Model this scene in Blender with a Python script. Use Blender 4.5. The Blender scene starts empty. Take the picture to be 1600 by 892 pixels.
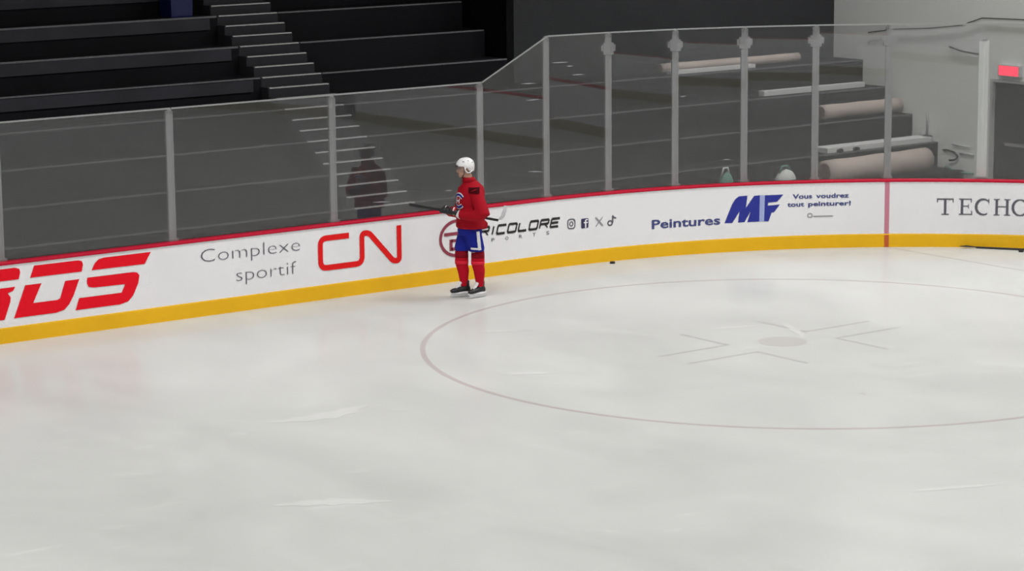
import bpy, bmesh, math, random
from mathutils import Vector, Matrix
from mathutils.bvhtree import BVHTree
from mathutils.geometry import tessellate_polygon
random.seed(4)
PI = math.pi
SC = bpy.context.scene
COL = SC.collection

# ------------------------------------------------------------------ camera
cam_d = bpy.data.cameras.new('camera'); cam = bpy.data.objects.new('camera', cam_d); COL.objects.link(cam)
CAM = Vector((-22.724, -29.3517, 6.3829))
YAW, PITCH, ROLL, FPX = math.radians(37.0814), math.radians(10.1031), math.radians(-0.5049), 4092.85
fw = Vector((math.sin(YAW)*math.cos(PITCH), math.cos(YAW)*math.cos(PITCH), -math.sin(PITCH)))
rt = Vector((math.cos(YAW), -math.sin(YAW), 0)); up = rt.cross(fw)
r2 = rt*math.cos(ROLL)+up*math.sin(ROLL); u2 = -rt*math.sin(ROLL)+up*math.cos(ROLL)
cam.matrix_world = Matrix(((r2.x, u2.x, -fw.x, CAM.x), (r2.y, u2.y, -fw.y, CAM.y), (r2.z, u2.z, -fw.z, CAM.z), (0, 0, 0, 1)))
cam_d.sensor_fit = 'HORIZONTAL'; cam_d.sensor_width = 36; cam_d.lens = 36*FPX/1600
cam_d.clip_end = 300; cam_d.clip_start = 0.1
SC.camera = cam

# ------------------------------------------------------------------ light and exposure
SC.view_settings.view_transform = 'Standard'; SC.view_settings.look = 'None'
SC.view_settings.gamma = 1; SC.view_settings.exposure = 0.0
SC.view_settings.use_curve_mapping = False
world = bpy.data.worlds.new('world'); SC.world = world; world.use_nodes = True
bg = world.node_tree.nodes['Background']; bg.inputs[0].default_value = (1.0, 0.99, 0.97, 1); bg.inputs[1].default_value = 0.16
SC.cycles.use_adaptive_sampling = False
SC.cycles.denoising_input_passes = 'RGB'
LAMP_W = 330
ROW_W = {-22.5: .74, -13: .68, -4.2: .95}
for i, lx in enumerate((-42, -33, -24, -15, -6, 2.5)):
    for j, ly in enumerate((-22.5, -13, -4.2)):
        l = bpy.data.lights.new('rink_lamp', 'AREA'); l.shape = 'RECTANGLE'; l.size = 3.0; l.size_y = 2.2
        l.energy = LAMP_W*ROW_W[ly]*(1.12 if lx > 0 else 1.0); l.color = (1.0, 0.985, 0.955) if ly > -20 else (0.99, 1.0, 0.985); l.spread = math.radians(150)
        o = bpy.data.objects.new('rink_lamp', l); COL.objects.link(o); o.location = (lx, ly, 9.6)
for lx, ly in ((9.3, 2.6), (9.3, -2.0), (9.3, -7.0)):   # added unseen fill lights that brighten the end wall and bleacher ends
    l = bpy.data.lights.new('wall_fill_light', 'AREA'); l.shape = 'RECTANGLE'; l.size = 0.4; l.size_y = 1.6; l.energy = 170; l.color = (1.0, 0.99, 0.97)
    o = bpy.data.objects.new('wall_fill_light', l); COL.objects.link(o); o.location = (lx, ly, 9.8)

# ------------------------------------------------------------------ materials
def mat(name, color, rough=0.6, metal=0.0, spec=0.5, var=0.0, vscale=3.0, emit=None, estr=0):
    m = bpy.data.materials.new(name); m.use_nodes = True
    nt = m.node_tree; b = nt.nodes['Principled BSDF']
    c = (color[0], color[1], color[2], 1)
    b.inputs['Base Color'].default_value = c; b.inputs['Roughness'].default_value = rough
    b.inputs['Metallic'].default_value = metal; b.inputs['Specular IOR Level'].default_value = spec
    if emit:
        b.inputs['Emission Color'].default_value = (*emit, 1); b.inputs['Emission Strength'].default_value = estr
    if var:
        tc = nt.nodes.new('ShaderNodeTexCoord'); n = nt.nodes.new('ShaderNodeTexNoise')
        n.inputs['Scale'].default_value = vscale; n.inputs['Detail'].default_value = 4
        nt.links.new(tc.outputs['Object'], n.inputs['Vector'])
        r = nt.nodes.new('ShaderNodeMapRange'); r.inputs['To Min'].default_value = 1-var; r.inputs['To Max'].default_value = 1+var
        r.inputs['From Min'].default_value = .3; r.inputs['From Max'].default_value = .7
        nt.links.new(n.outputs['Fac'], r.inputs['Value'])
        mx = nt.nodes.new('ShaderNodeVectorMath'); mx.operation = 'SCALE'; mx.inputs[0].default_value = color[:3]
        nt.links.new(r.outputs['Result'], mx.inputs['Scale']); nt.links.new(mx.outputs[0], b.inputs['Base Color'])
    return m

def srgb(r, g, b):
    f = lambda v: (v/255/12.92) if v/255 <= 0.04045 else ((v/255+0.055)/1.055)**2.4
    return (f(r), f(g), f(b))

def ice_mat(name, color, var=0.10, tint=None):
    m = bpy.data.materials.new(name); m.use_nodes = True; nt = m.node_tree
    for n in list(nt.nodes): nt.nodes.remove(n)
    N = nt.nodes.new; L = nt.links.new
    out = N('ShaderNodeOutputMaterial'); dif = N('ShaderNodeBsdfDiffuse'); gl = N('ShaderNodeBsdfGlossy')
    gl.inputs['Roughness'].default_value = 0.18; gl.inputs['Color'].default_value = (1, 1, 1, 1)
    fr = N('ShaderNodeFresnel'); fr.inputs['IOR'].default_value = 1.31
    k = N('ShaderNodeMath'); k.operation = 'MULTIPLY'; k.inputs[1].default_value = 0.44; L(fr.outputs[0], k.inputs[0])
    mx = N('ShaderNodeMixShader'); L(k.outputs[0], mx.inputs[0]); L(dif.outputs[0], mx.inputs[1]); L(gl.outputs[0], mx.inputs[2]); L(mx.outputs[0], out.inputs[0])
    tc = N('ShaderNodeTexCoord')
    # broad cloudy wear of the resurfaced ice
    mp = N('ShaderNodeMapping'); mp.inputs['Scale'].default_value = (0.55, 0.32, 1); mp.inputs['Rotation'].default_value = (0, 0, 0.5)
    L(tc.outputs['Object'], mp.inputs[0])
    n1 = N('ShaderNodeTexNoise'); n1.inputs['Scale'].default_value = 1.0; n1.inputs['Detail'].default_value = 5; n1.inputs['Roughness'].default_value = .6; n1.inputs['Distortion'].default_value = .8
    L(mp.outputs[0], n1.inputs['Vector'])
    r1 = N('ShaderNodeMapRange'); r1.inputs['From Min'].default_value = .3; r1.inputs['From Max'].default_value = .7
    r1.inputs['To Min'].default_value = 1-var; r1.inputs['To Max'].default_value = 1+var*.7; L(n1.outputs['Fac'], r1.inputs['Value'])
    # long skate scratches
    mp2 = N('ShaderNodeMapping'); mp2.inputs['Scale'].default_value = (1.1, 4.5, 1); mp2.inputs['Rotation'].default_value = (0, 0, 0.75)
    L(tc.outputs['Object'], mp2.inputs[0])
    n2 = N('ShaderNodeTexNoise'); n2.inputs['Scale'].default_value = 1.4; n2.inputs['Detail'].default_value = 3; n2.inputs['Distortion'].default_value = .6
    L(mp2.outputs[0], n2.inputs['Vector'])
    r2_ = N('ShaderNodeMapRange'); r2_.inputs['From Min'].default_value = .62; r2_.inputs['From Max'].default_value = .78
    r2_.inputs['To Min'].default_value = 0; r2_.inputs['To Max'].default_value = .11; L(n2.outputs['Fac'], r2_.inputs['Value'])
    ad = N('ShaderNodeMath'); ad.operation = 'ADD'; L(r1.outputs[0], ad.inputs[0]); L(r2_.outputs[0], ad.inputs[1])
    sc = N('ShaderNodeVectorMath'); sc.operation = 'SCALE'; sc.inputs[0].default_value = color; L(ad.outputs[0], sc.inputs['Scale'])
    L(sc.outputs[0], dif.inputs['Color'])
    return m

def glass_mat(name, tcol, haze, f0=0.035):
    m = bpy.data.materials.new(name); m.use_nodes = True; nt = m.node_tree
    for n in list(nt.nodes): nt.nodes.remove(n)
    N = nt.nodes.new; L = nt.links.new
    out = N('ShaderNodeOutputMaterial'); tr = N('ShaderNodeBsdfTransparent'); tr.inputs[0].default_value = (*tcol, 1)
    gl = N('ShaderNodeBsdfGlossy'); gl.inputs['Roughness'].default_value = 0.012; df = N('ShaderNodeBsdfDiffuse'); df.inputs[0].default_value = (.75, .76, .76, 1)
    geo = N('ShaderNodeNewGeometry'); dot = N('ShaderNodeVectorMath'); dot.operation = 'DOT_PRODUCT'
    L(geo.outputs['Normal'], dot.inputs[0]); L(geo.outputs['Incoming'], dot.inputs[1])
    ab = N('ShaderNodeMath'); ab.operation = 'ABSOLUTE'; L(dot.outputs['Value'], ab.inputs[0])
    om = N('ShaderNodeMath'); om.operation = 'SUBTRACT'; om.inputs[0].default_value = 1; L(ab.outputs[0], om.inputs[1])
    pw = N('ShaderNodeMath'); pw.operation = 'POWER'; pw.inputs[1].default_value = 5; L(om.outputs[0], pw.inputs[0])
    ma = N('ShaderNodeMath'); ma.operation = 'MULTIPLY_ADD'; ma.inputs[1].default_value = 1-f0; ma.inputs[2].default_value = f0; L(pw.outputs[0], ma.inputs[0])
    m1 = N('ShaderNodeMixShader'); m1.inputs[0].default_value = haze; L(tr.outputs[0], m1.inputs[1]); L(df.outputs[0], m1.inputs[2])
    m2 = N('ShaderNodeMixShader'); L(ma.outputs[0], m2.inputs[0]); L(m1.outputs[0], m2.inputs[1]); L(gl.outputs[0], m2.inputs[2])
    L(m2.outputs[0], out.inputs[0])
    return m

M = dict(
    ice=ice_mat('ice', (0.632, 0.640, 0.628)),
    mark=ice_mat('painted_line_grey', (0.535, 0.53, 0.52)),
    markred=ice_mat('painted_line_faded_red', (0.53, 0.48, 0.475)),
    dot=ice_mat('faceoff_dot_paint', (0.57, 0.555, 0.545)),
    scrape=ice_mat('scraped_snow', (0.69, 0.695, 0.685)),
    board=mat('board_white', (0.88, 0.88, 0.91), .32, var=.02, vscale=.7),
    yellow=mat('kickplate_yellow', srgb(240, 187, 26), .5, spec=.25, var=.04, vscale=1.5),
    dimkick=mat('kickplate_dimmed_olive', (0.46, 0.42, 0.27), .5),  # yellow dulled to olive so its reflection in the glass stays dim
    cap=mat('cap_red', srgb(196, 12, 50), .5, spec=.2),
    red=mat('advert_red', srgb(240, 16, 38), .6, spec=.15), cnred=mat('advert_orange_red', srgb(236, 30, 32), .6, spec=.15),
    maroon=mat('advert_maroon', srgb(150, 55, 75), .5),
    black=mat('advert_black', (0.012, 0.012, 0.014), .5), grey=mat('advert_grey', srgb(92, 92, 102), .5),
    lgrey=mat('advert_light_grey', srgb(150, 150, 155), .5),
    navy=mat('advert_navy', srgb(30, 42, 150), .5), paleblue=mat('advert_pale_blue', srgb(165, 178, 225), .5),
    inknavy=mat('advert_ink_navy', srgb(62, 70, 130), .5),
    goalred=mat('goal_line_red', srgb(205, 130, 150), .5),
    glass=glass_mat('rink_glass', (0.93, 0.935, 0.935), 0.02, 0.055),
    glassedge=mat('glass_edge', (0.30, 0.31, 0.31), .3),
    post=mat('aluminium_post', (0.33, 0.33, 0.34), .5, 0.2),
    postw=mat('white_post', (0.72, 0.73, 0.72), .5),
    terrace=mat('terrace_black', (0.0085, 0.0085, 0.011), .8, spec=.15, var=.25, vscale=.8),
    fascia=mat('fascia_charcoal', (0.042, 0.042, 0.052), .8, spec=.2, var=.2, vscale=1.2),
    edge=mat('tier_edge_grey', (0.15, 0.15, 0.16), .6),
    edgedark=mat('tier_edge_dark_grey', (0.105, 0.105, 0.115), .6),
    nosing=mat('stair_nosing_light', (0.50, 0.50, 0.50), .5),
    stairs=mat('stair_black', (0.032, 0.032, 0.037), .8, spec=.2),
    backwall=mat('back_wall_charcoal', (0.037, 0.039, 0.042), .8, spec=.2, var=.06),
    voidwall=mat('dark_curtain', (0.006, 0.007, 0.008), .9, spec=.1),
    endwall=mat('end_wall_light_grey', (0.86, 0.88, 0.85), .8, spec=.2, var=.03, vscale=.5),
    concrete=mat('concrete', (0.12, 0.12, 0.12), .8, var=.1), ceil=mat('ceiling', (0.25, 0.25, 0.25), .9),
    door=mat('door_charcoal', (0.026, 0.026, 0.028), .6), steel=mat('steel', (0.55, 0.55, 0.56), .35, .8),
    alum=mat('bench_plank_light', (0.64, 0.64, 0.64), .5), beige=mat('rolled_mat_beige', (0.43, 0.36, 0.325), .8, var=.1),
    rollend=mat('rolled_mat_end_brown', (0.13, 0.06, 0.055), .9),
    blue=mat('bin_blue', (0.004, 0.008, 0.085), .5), wire=mat('cable_dark', (0.05, 0.05, 0.05), .6),
    teal=mat('bag_green', (0.10, 0.22, 0.18), .7), bagw=mat('bag_white', (0.55, 0.56, 0.54), .7),
    hosew=mat('hose_pale', (0.5, 0.52, 0.50), .5),
    exit=mat('exit_sign_red', (0.6, 0.02, 0.04), .4, emit=(1.0, 0.05, 0.10), estr=1.35), signbox=mat('sign_housing', (0.5, 0.5, 0.5), .5),
    rubber=mat('puck_rubber', (0.012, 0.012, 0.012), .7),
    jersey=mat('jersey_red', srgb(166, 6, 30), .8, spec=.2, var=.06, vscale=9), jdark=mat('jersey_patch_dark_red', srgb(62, 0, 8), .8, spec=.1),
    jcollar=mat('jersey_collar_red', srgb(160, 6, 28), .8, spec=.2), white=mat('cloth_white', (0.80, 0.80, 0.82), .7), bluec=mat('cloth_blue', srgb(26, 36, 140), .8, spec=.2, var=.08, vscale=9),
    sock=mat('sock_red', srgb(188, 10, 36), .85, spec=.2, var=.06, vscale=12), sockl=mat('sock_light_red', srgb(222, 40, 60), .85, spec=.2),
    sockd=mat('sock_dark_red', srgb(140, 8, 30), .85, spec=.2),
    skin=mat('skin', (0.52, 0.30, 0.22), .55), dark=mat('dark_hair', (0.02, 0.014, 0.012), .8), lips=mat('lips', (0.32, 0.10, 0.09), .6),
    eye=mat('eye_dark', (0.02, 0.015, 0.012), .3),
    helmet=mat('helmet_white', (0.86, 0.86, 0.87), .25), vent=mat('helmet_vent_grey', (0.18, 0.18, 0.19), .6),
    visor=glass_mat('visor_clear', (0.9, 0.9, 0.9), 0.03),
    gblack=mat('glove_black', (0.015, 0.015, 0.018), .6), gred=mat('glove_red', srgb(180, 14, 34), .6),
    boot=mat('skate_boot_black', (0.013, 0.013, 0.016), .45), shaft=mat('stick_black', (0.012, 0.012, 0.013), .4), tape=mat('stick_blade_grey', (0.52, 0.52, 0.54), .7),
)

# ------------------------------------------------------------------ builders
def mobj(name, verts, faces, material, parent=None, smooth=False):
    me = bpy.data.meshes.new(name); me.from_pydata([tuple(v) for v in verts], [], faces); me.update()
    bm = bmesh.new(); bm.from_mesh(me); bmesh.ops.recalc_face_normals(bm, faces=bm.faces); bm.to_mesh(me); bm.free()
    o = bpy.data.objects.new(name, me); COL.objects.link(o); me.materials.append(material)
    if smooth:
        for p in me.polygons: p.use_smooth = True
    if parent: o.parent = parent
    return o

def empty(name, loc=(0, 0, 0), rz=0):
    o = bpy.data.objects.new(name, None); COL.objects.link(o); o.location = loc; o.rotation_euler = (0, 0, rz); o.empty_display_size = .2
    return o

def tag(o, label=None, cat=None, group=None, kind=None):
    if label: o['label'] = label
    if cat: o['category'] = cat
    if group: o['group'] = group
    if kind: o['kind'] = kind
    return o

class MB:
    def __init__(s): s.v = []; s.f = []
    def add(s, v, f):
        n = len(s.v); s.v += [Vector(a) for a in v]; s.f += [tuple(i+n for i in q) for q in f]; return s
    def box(s, a, b, rz=0, c=None):
        x0, y0, z0 = a; x1, y1, z1 = b
        V = [Vector(p) for p in ((x0, y0, z0), (x1, y0, z0), (x1, y1, z0), (x0, y1, z0), (x0, y0, z1), (x1, y0, z1), (x1, y1, z1), (x0, y1, z1))]
        if rz:
            R = Matrix.Rotation(rz, 3, 'Z'); c = Vector(c); V = [R@(p-c)+c for p in V]
        return s.add(V, [(0, 3, 2, 1), (4, 5, 6, 7), (0, 1, 5, 4), (1, 2, 6, 5), (2, 3, 7, 6), (3, 0, 4, 7)])
    def tube(s, pts, rad, n=12, cap=True, flat=1.0):
        pts = [Vector(p) for p in pts]
        if not isinstance(rad, (list, tuple)): rad = [rad]*len(pts)
        V = []; prev = None
        for i, p in enumerate(pts):
            a = pts[max(0, i-1)]; b = pts[min(len(pts)-1, i+1)]; d = (b-a).normalized()
            if prev is None:
                ref = Vector((0, 0, 1)) if abs(d.z) < .9 else Vector((1, 0, 0)); x = d.cross(ref).normalized()
            else: x = (prev-d*prev.dot(d)).normalized()
            y = d.cross(x); prev = x
            for k in range(n):
                t = 2*PI*k/n; V.append(p+x*math.cos(t)*rad[i]+y*math.sin(t)*rad[i]*flat)
        F = [(i*n+k, i*n+(k+1) % n, (i+1)*n+(k+1) % n, (i+1)*n+k) for i in range(len(pts)-1) for k in range(n)]
        if cap: F += [tuple(range(n-1, -1, -1)), tuple((len(pts)-1)*n+k for k in range(n))]
        return s.add(V, F)
    def rings(s, rs, n=28):
        # rs: list of (centre, axis_a, axis_b) ellipse rings
        V = []
        for c, a, b in rs:
            c, a, b = Vector(c), Vector(a), Vector(b)
            for k in range(n):
                t = 2*PI*k/n; V.append(c+a*math.cos(t)+b*math.sin(t))
        m = len(rs)
        F = [(i*n+k, i*n+(k+1) % n, (i+1)*n+(k+1) % n, (i+1)*n+k) for i in range(m-1) for k in range(n)]
        F += [tuple(range(n-1, -1, -1)), tuple((m-1)*n+k for k in range(n))]
        return s.add(V, F)
    def ball(s, c, r, nu=20, nv=12):
        c = Vector(c); r = Vector(r) if not isinstance(r, (int, float)) else Vector((r, r, r))
        rs = []
        for j in range(1, nv):
            t = PI*j/nv; q = math.sin(t)
            rs.append((c+Vector((0, 0, -r.z*math.cos(t))), (r.x*q, 0, 0), (0, r.y*q, 0)))
        return s.rings(rs, nu)
    def build(s, name, m, parent=None, smooth=False):
        return mobj(name, s.v, s.f, m, parent, smooth)

def remeshed(mb, name, m, parent, voxel=.012, smooth=6):
    """unify overlapping closed pieces into one continuous surface"""
    me = bpy.data.meshes.new('tmp'); me.from_pydata([tuple(v) for v in mb.v], [], mb.f); me.update()
    bm = bmesh.new(); bm.from_mesh(me); bmesh.ops.recalc_face_normals(bm, faces=bm.faces); bm.to_mesh(me); bm.free()
    t = bpy.data.objects.new('tmp', me); COL.objects.link(t)
    r = t.modifiers.new('r', 'REMESH'); r.mode = 'VOXEL'; r.voxel_size = voxel
    if smooth:
        k = t.modifiers.new('s', 'SMOOTH'); k.iterations = smooth; k.factor = .5
    dg = bpy.context.evaluated_depsgraph_get()
    me2 = bpy.data.meshes.new_from_object(t.evaluated_get(dg)); me2.name = name
    bpy.data.objects.remove(t); bpy.data.meshes.remove(me)
    for p in me2.polygons: p.use_smooth = True
    me2.materials.clear(); me2.materials.append(m)
    o = bpy.data.objects.new(name, me2); COL.objects.link(o)
    if parent: o.parent = parent
    return o

# ------------------------------------------------------------------ rink curve
R = 8.534; S1 = R*PI/2; WID = 25.908; LEN = 60.96; TZ = 1.02
def bp(s, off, z):
    """s runs along the far side boards, round the corner and along the end boards; off > 0 is towards the ice"""
    if s < 0: return Vector((s, -off, z))
    if s < S1:
        t = s/R; return Vector(((R-off)*math.sin(t), -R+(R-off)*math.cos(t), z))
    return Vector((R-off, -R-(s-S1), z))
def sweep(mb, s0, s1, prof, ds=.25, f=bp):
    n = max(1, int(math.ceil((s1-s0)/ds))) if s1 > 0 else 1
    ss = [s0+(s1-s0)*i/n for i in range(n+1)]
    m = len(prof); V = [f(s, o, z) for s in ss for o, z in prof]
    F = [(i*m+k, i*m+(k+1) % m, (i+1)*m+(k+1) % m, (i+1)*m+k) for i in range(n) for k in range(m)]
    F += [tuple(range(m-1, -1, -1)), tuple(n*m+k for k in range(m))]
    mb.add(V, F); return mb
def rect(o0, o1, z0, z1): return [(o0, z0), (o1, z0), (o1, z1), (o0, z1)]

# ------------------------------------------------------------------ floor: ice
def rink_outline(n=24, d=0.0):
    P = []
    x0, x1, y0, y1 = R-LEN, R, -WID, 0
    for cx, cy, a in ((x1-R, y1-R, 90), (x1-R, y0+R, 0), (x0+R, y0+R, -90), (x0+R, y1-R, -180)):
        for i in range(n+1):
            t = math.radians(a-90*i/n); P.append((cx+(R+d)*math.cos(t), cy+(R+d)*math.sin(t)))
    return P
ol = rink_outline(d=-.0)
nn = len(ol)
ice = mobj('floor', [(x, y, 0) for x, y in ol]+[(x, y, -.12) for x, y in ol], [tuple(range(nn))]+[(i, (i+1) % nn, nn+(i+1) % nn, nn+i) for i in range(nn)], M['ice'])
tag(ice, 'white scratched ice surface of the rink', kind='structure')

def flat(name, polys, m, z=.0006):
    V = []; F = []
    for p in polys:
        n = len(V); V += [(x, y, z) for x, y in p]; F.append(tuple(range(n, n+len(p))))
    o = mobj(name, V, F, m, ice); o['kind'] = 'structure'
    for p_ in o.data.polygons:
        if p_.normal.z < 0: p_.flip()
    return o
FCX, FCY, FR = -0.915, -6.248, 4.572
def arcpolys(r, w, a0, a1, n):
    out = []
    for i in range(n):
        t0 = math.radians(a0+(a1-a0)*i/n); t1 = math.radians(a0+(a1-a0)*(i+1)/n)
        out.append([(FCX+(r-w/2)*math.cos(t0), FCY+(r-w/2)*math.sin(t0)), (FCX+(r-w/2)*math.cos(t1), FCY+(r-w/2)*math.sin(t1)),
                    (FCX+(r+w/2)*math.cos(t1), FCY+(r+w/2)*math.sin(t1)), (FCX+(r+w/2)*math.cos(t0), FCY+(r+w/2)*math.sin(t0))])
    return out
flat('faceoff_circle', arcpolys(FR, .065, 0, 360, 160), M['markred'])
ybase = -R+math.sqrt(R*R-5.181**2)
flat('goal_line', [[(5.155, ybase-.01), (5.207, ybase-.01), (5.207, -WID-ybase), (5.155, -WID-ybase)]], M['mark'])
def seg(x0, y0, x1, y1, w=.05):
    d = Vector((x1-x0, y1-y0)).normalized(); n = Vector((-d.y, d.x))*w/2
    return [(FCX+x0-n.x, FCY+y0-n.y), (FCX+x1-n.x, FCY+y1-n.y), (FCX+x1+n.x, FCY+y1+n.y), (FCX+x0+n.x, FCY+y0+n.y)]
marks = []
for sx in (-1, 1):
    for sy in (-1, 1):
        cx, cy = -.03+sx*.66, .19+sy*.27
        marks += [seg(cx-sx*.025, cy, cx+sx*1.1, cy, .06), seg(cx, cy+sy*.025, cx, cy+sy*.88, .06)]
flat('faceoff_marks', marks, M['mark'])
dot = [(FCX-.03+.305*math.cos(2*PI*i/32), FCY+.19+.305*math.sin(2*PI*i/32)) for i in range(32)]
flat('faceoff_dot', [dot], M['dot'], .0009)
# thin ridges of scraped snow left by skates
def ridge(a, b, w, bend):
    a, b = Vector(a), Vector(b); d = (b-a); n = Vector((-d.y, d.x)).normalized(); top = []; bot = []
    for i in range(13):
        t = i/12; c = a.lerp(b, t)+n*bend*math.sin(PI*t); h = w*(.15+math.sin(PI*t))*(1+.35*math.sin(i*2.3))/2
        top.append(tuple(c+n*h)); bot.append(tuple(c-n*h))
    return [[top[i], bot[i], bot[i+1], top[i+1]] for i in range(12)]
flat('snow_scrape', [f for q in (((-8.22, -5.79), (-6.9, -5.74), .26, -.15), ((-10.05, -8.78), (-9.06, -9.37), .20, .06), ((-4.99, -12.21), (-4.15, -12.55), .10, .03), ((-8.8, -6.02), (-8.65, -6.1), .12, 0),
    ((-3.56, -3.18), (-2.87, -3.47), .08, .02), ((-4.81, -5.39), (-4.25, -5.76), .13, .03), ((-1.12, -4.92), (-.45, -5.15), .12, .05), ((-.09, -5.06), (-.59, -6.06), .10, .05), ((-6.91, -6.07), (-6.72, -6.3), .05, 0), ((.75, -7.54), (.93, -7.53), .05, 0)) for f in ridge(*q)], M['scrape'], .0012)
flat('skate_gouge', ridge((-2.3, -8.75), (-2.31, -8.88), .035, .03), M['mark'], .0012)
# concourse floor outside the rink, ceiling, walls
tag(MB().box((-56, .12, -.14), (14, 14, -.005)).build('floor_concourse', M['concrete']), kind='structure')
tag(MB().box((R+.12, -40, -.14), (14, .12, -.006)).build('floor_end', M['concrete']), kind='structure')
tag(MB().box((-56, -40, -.14), (R+.12, -WID-.12, -.007)).build('floor_near', M['concrete']), kind='structure')
tag(MB().box((-56, -40, 10.6), (14, 14, 10.8)).build('ceiling', M['ceil']), kind='structure')
EX = 10.4; BY = 4.80
ew = MB()
DY0, DY1, DZ = -0.95, 1.0, 1.99
ew.box((EX, -40, 0), (EX+.2, DY0, 10.6)); ew.box((EX, DY1, 0), (EX+.2, BY, 10.6)); ew.box((EX, DY0, DZ), (EX+.2, DY1, 10.6))
tag(ew.build('wall_right', M['endwall']), 'light grey end wall with a dark door', kind='structure')
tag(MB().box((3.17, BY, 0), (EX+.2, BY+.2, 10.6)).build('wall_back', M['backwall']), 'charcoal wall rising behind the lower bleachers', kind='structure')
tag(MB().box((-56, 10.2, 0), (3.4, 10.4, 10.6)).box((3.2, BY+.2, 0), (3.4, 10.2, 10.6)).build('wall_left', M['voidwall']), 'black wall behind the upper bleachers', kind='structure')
dr = empty('door_1', (EX, .02, 0)); tag(dr, 'dark charcoal door in the light end wall below the red lit sign', kind='structure')
MB().box((.06, -.97+.05, 0), (.11, -.01, DZ-.05)).box((.06, .01, 0), (.11, .98-.05, DZ-.05)).build('door_leaf', M['door'], dr)
MB().box((-.01, -.97, 0), (.14, -.92, DZ)).box((-.01, .93, 0), (.14, .98, DZ)).box((-.01, -.92, DZ-.05), (.14, .93, DZ)).build('door_frame', M['signbox'], dr)
MB().box((-.02, .10, .88), (.02, .62, .93)).box((.0, .12, .89), (.07, .16, .92)).box((.0, .56, .89), (.07, .60, .92)).build('push_bar', M['steel'], dr)

# ------------------------------------------------------------------ terraces
RUN, RISE = .6195, .4343
TY = lambda t: 5.91-RUN*t
TZt = lambda t: 3.408-RISE*t
AL, AR = -1.76, -.655
XR_UP, XR_LOW = 2.94, EX
def terrace(x0, x1lo, x1up, tag_label):
    mb = MB()
    for t in range(7, -5, -1):
        x1 = x1up if t <= 2 else x1lo
        yb = TY(t)+RUN if t > -4 else 10.2
        if t == 3 and x1lo > 5: 
            mb.box((x0, TY(t), 0), (x1up, yb, TZt(t))); mb.box((x1up, TY(t), 0), (x1lo, BY, TZt(t)))
        else: mb.box((x0, TY(t), 0), (x1, yb, TZt(t)))
    o = mb.build('bleacher_terrace', M['terrace']); tag(o, tag_label, kind='structure')
    for t in range(6, -2, -1):
        x1 = x1up if t <= 2 else x1lo
        thick = .024 if (x0 < -3 and t <= 1) else .018
        e = MB().box((x0, TY(t)-.008, TZt(t)-thick), (x1-.02, TY(t)+.03, TZt(t)+.004)).build('edge_strip', M['edge'] if t <= 2 else M['edgedark'], o)
        e['kind'] = 'structure'
    return o
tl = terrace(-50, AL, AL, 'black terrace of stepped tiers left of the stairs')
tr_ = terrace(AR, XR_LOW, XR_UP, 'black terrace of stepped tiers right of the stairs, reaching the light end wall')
# charcoal fascia boards hung under the tier edges left of the stairs
for t in (-1, 0, 1, 2):
    x1 = AL-.16; y = TY(t)
    f = MB()
    f.box((-50, y-.035, TZt(t)-.205), (x1, y-.001, TZt(t)-.028))
    o = f.build('fascia_board', M['fascia'], tl); o['kind'] = 'structure'
# stair flight
st = MB()
for k in range(-6, 20):
    y = TY(k/3); z = TZt(k/3); st.box((AL+.001, y, 0), (AR-.001, y+RUN/3+.001 if k > -6 else 10.2, z))
stair = tag(st.build('stair_flight', M['stairs']), 'black stair flight with pale nosings between the two terraces', kind='structure')
for k in range(-1, 20):
    y = TY(k/3); z = TZt(k/3)
    n = MB().box((AL+.02, y-.006, z-.014), (AR-.02, y+.045, z+.003)).build('stair_nosing', M['nosing'], stair)
    n['kind'] = 'structure'

# ------------------------------------------------------------------ dasher boards
def text_geo(txt, s0, s1, z0, capz, bold=0.0, shear=0.0):
    cu = bpy.data.curves.new('t', 'FONT'); cu.body = txt; cu.size = 1; cu.offset = bold; cu.shear = shear; cu.resolution_u = 3
    ob = bpy.data.objects.new('t', cu); COL.objects.link(ob)
    me = bpy.data.meshes.new_from_object(ob.evaluated_get(bpy.context.evaluated_depsgraph_get()))
    V = [v.co.copy() for v in me.vertices]; F = [tuple(p.vertices) for p in me.polygons]
    bpy.data.objects.remove(ob); bpy.data.curves.remove(cu); bpy.data.meshes.remove(me)
    a = min(v.x for v in V); b = max(v.x for v in V)
    cap = 0.729
    return [((v.x-a)/(b-a)*(s1-s0)+s0, v.y/cap*capz+z0) for v in V], F
def decal(name, P, F, m, parent, off=.006, label=None):
    """a thin plate of lettering that follows the board, front face at off"""
    V = [bp(s, off, z) for s, z in P]
    me = bpy.data.meshes.new(name); me.from_pydata([tuple(v) for v in V], [], F); me.update()
    o = bpy.data.objects.new(name, me); COL.objects.link(o); me.materials.append(m)
    bm = bmesh.new(); bm.from_mesh(me)
    for f in bm.faces:
        if f.normal.y > 0.2 or (f.normal.x > .2 and f.normal.y > -.2): f.normal_flip()
    bm.to_mesh(me); bm.free(); o.parent = parent
    if label: o['label'] = label
    return o
def polys_geo(polys):
    P = []; F = []
    for p in polys:
        tris = tessellate_polygon([[Vector((a, b, 0)) for a, b in p]]); n = len(P); P += list(p); F += [tuple(i+n for i in t) for t in tris]
    return P, F
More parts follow.
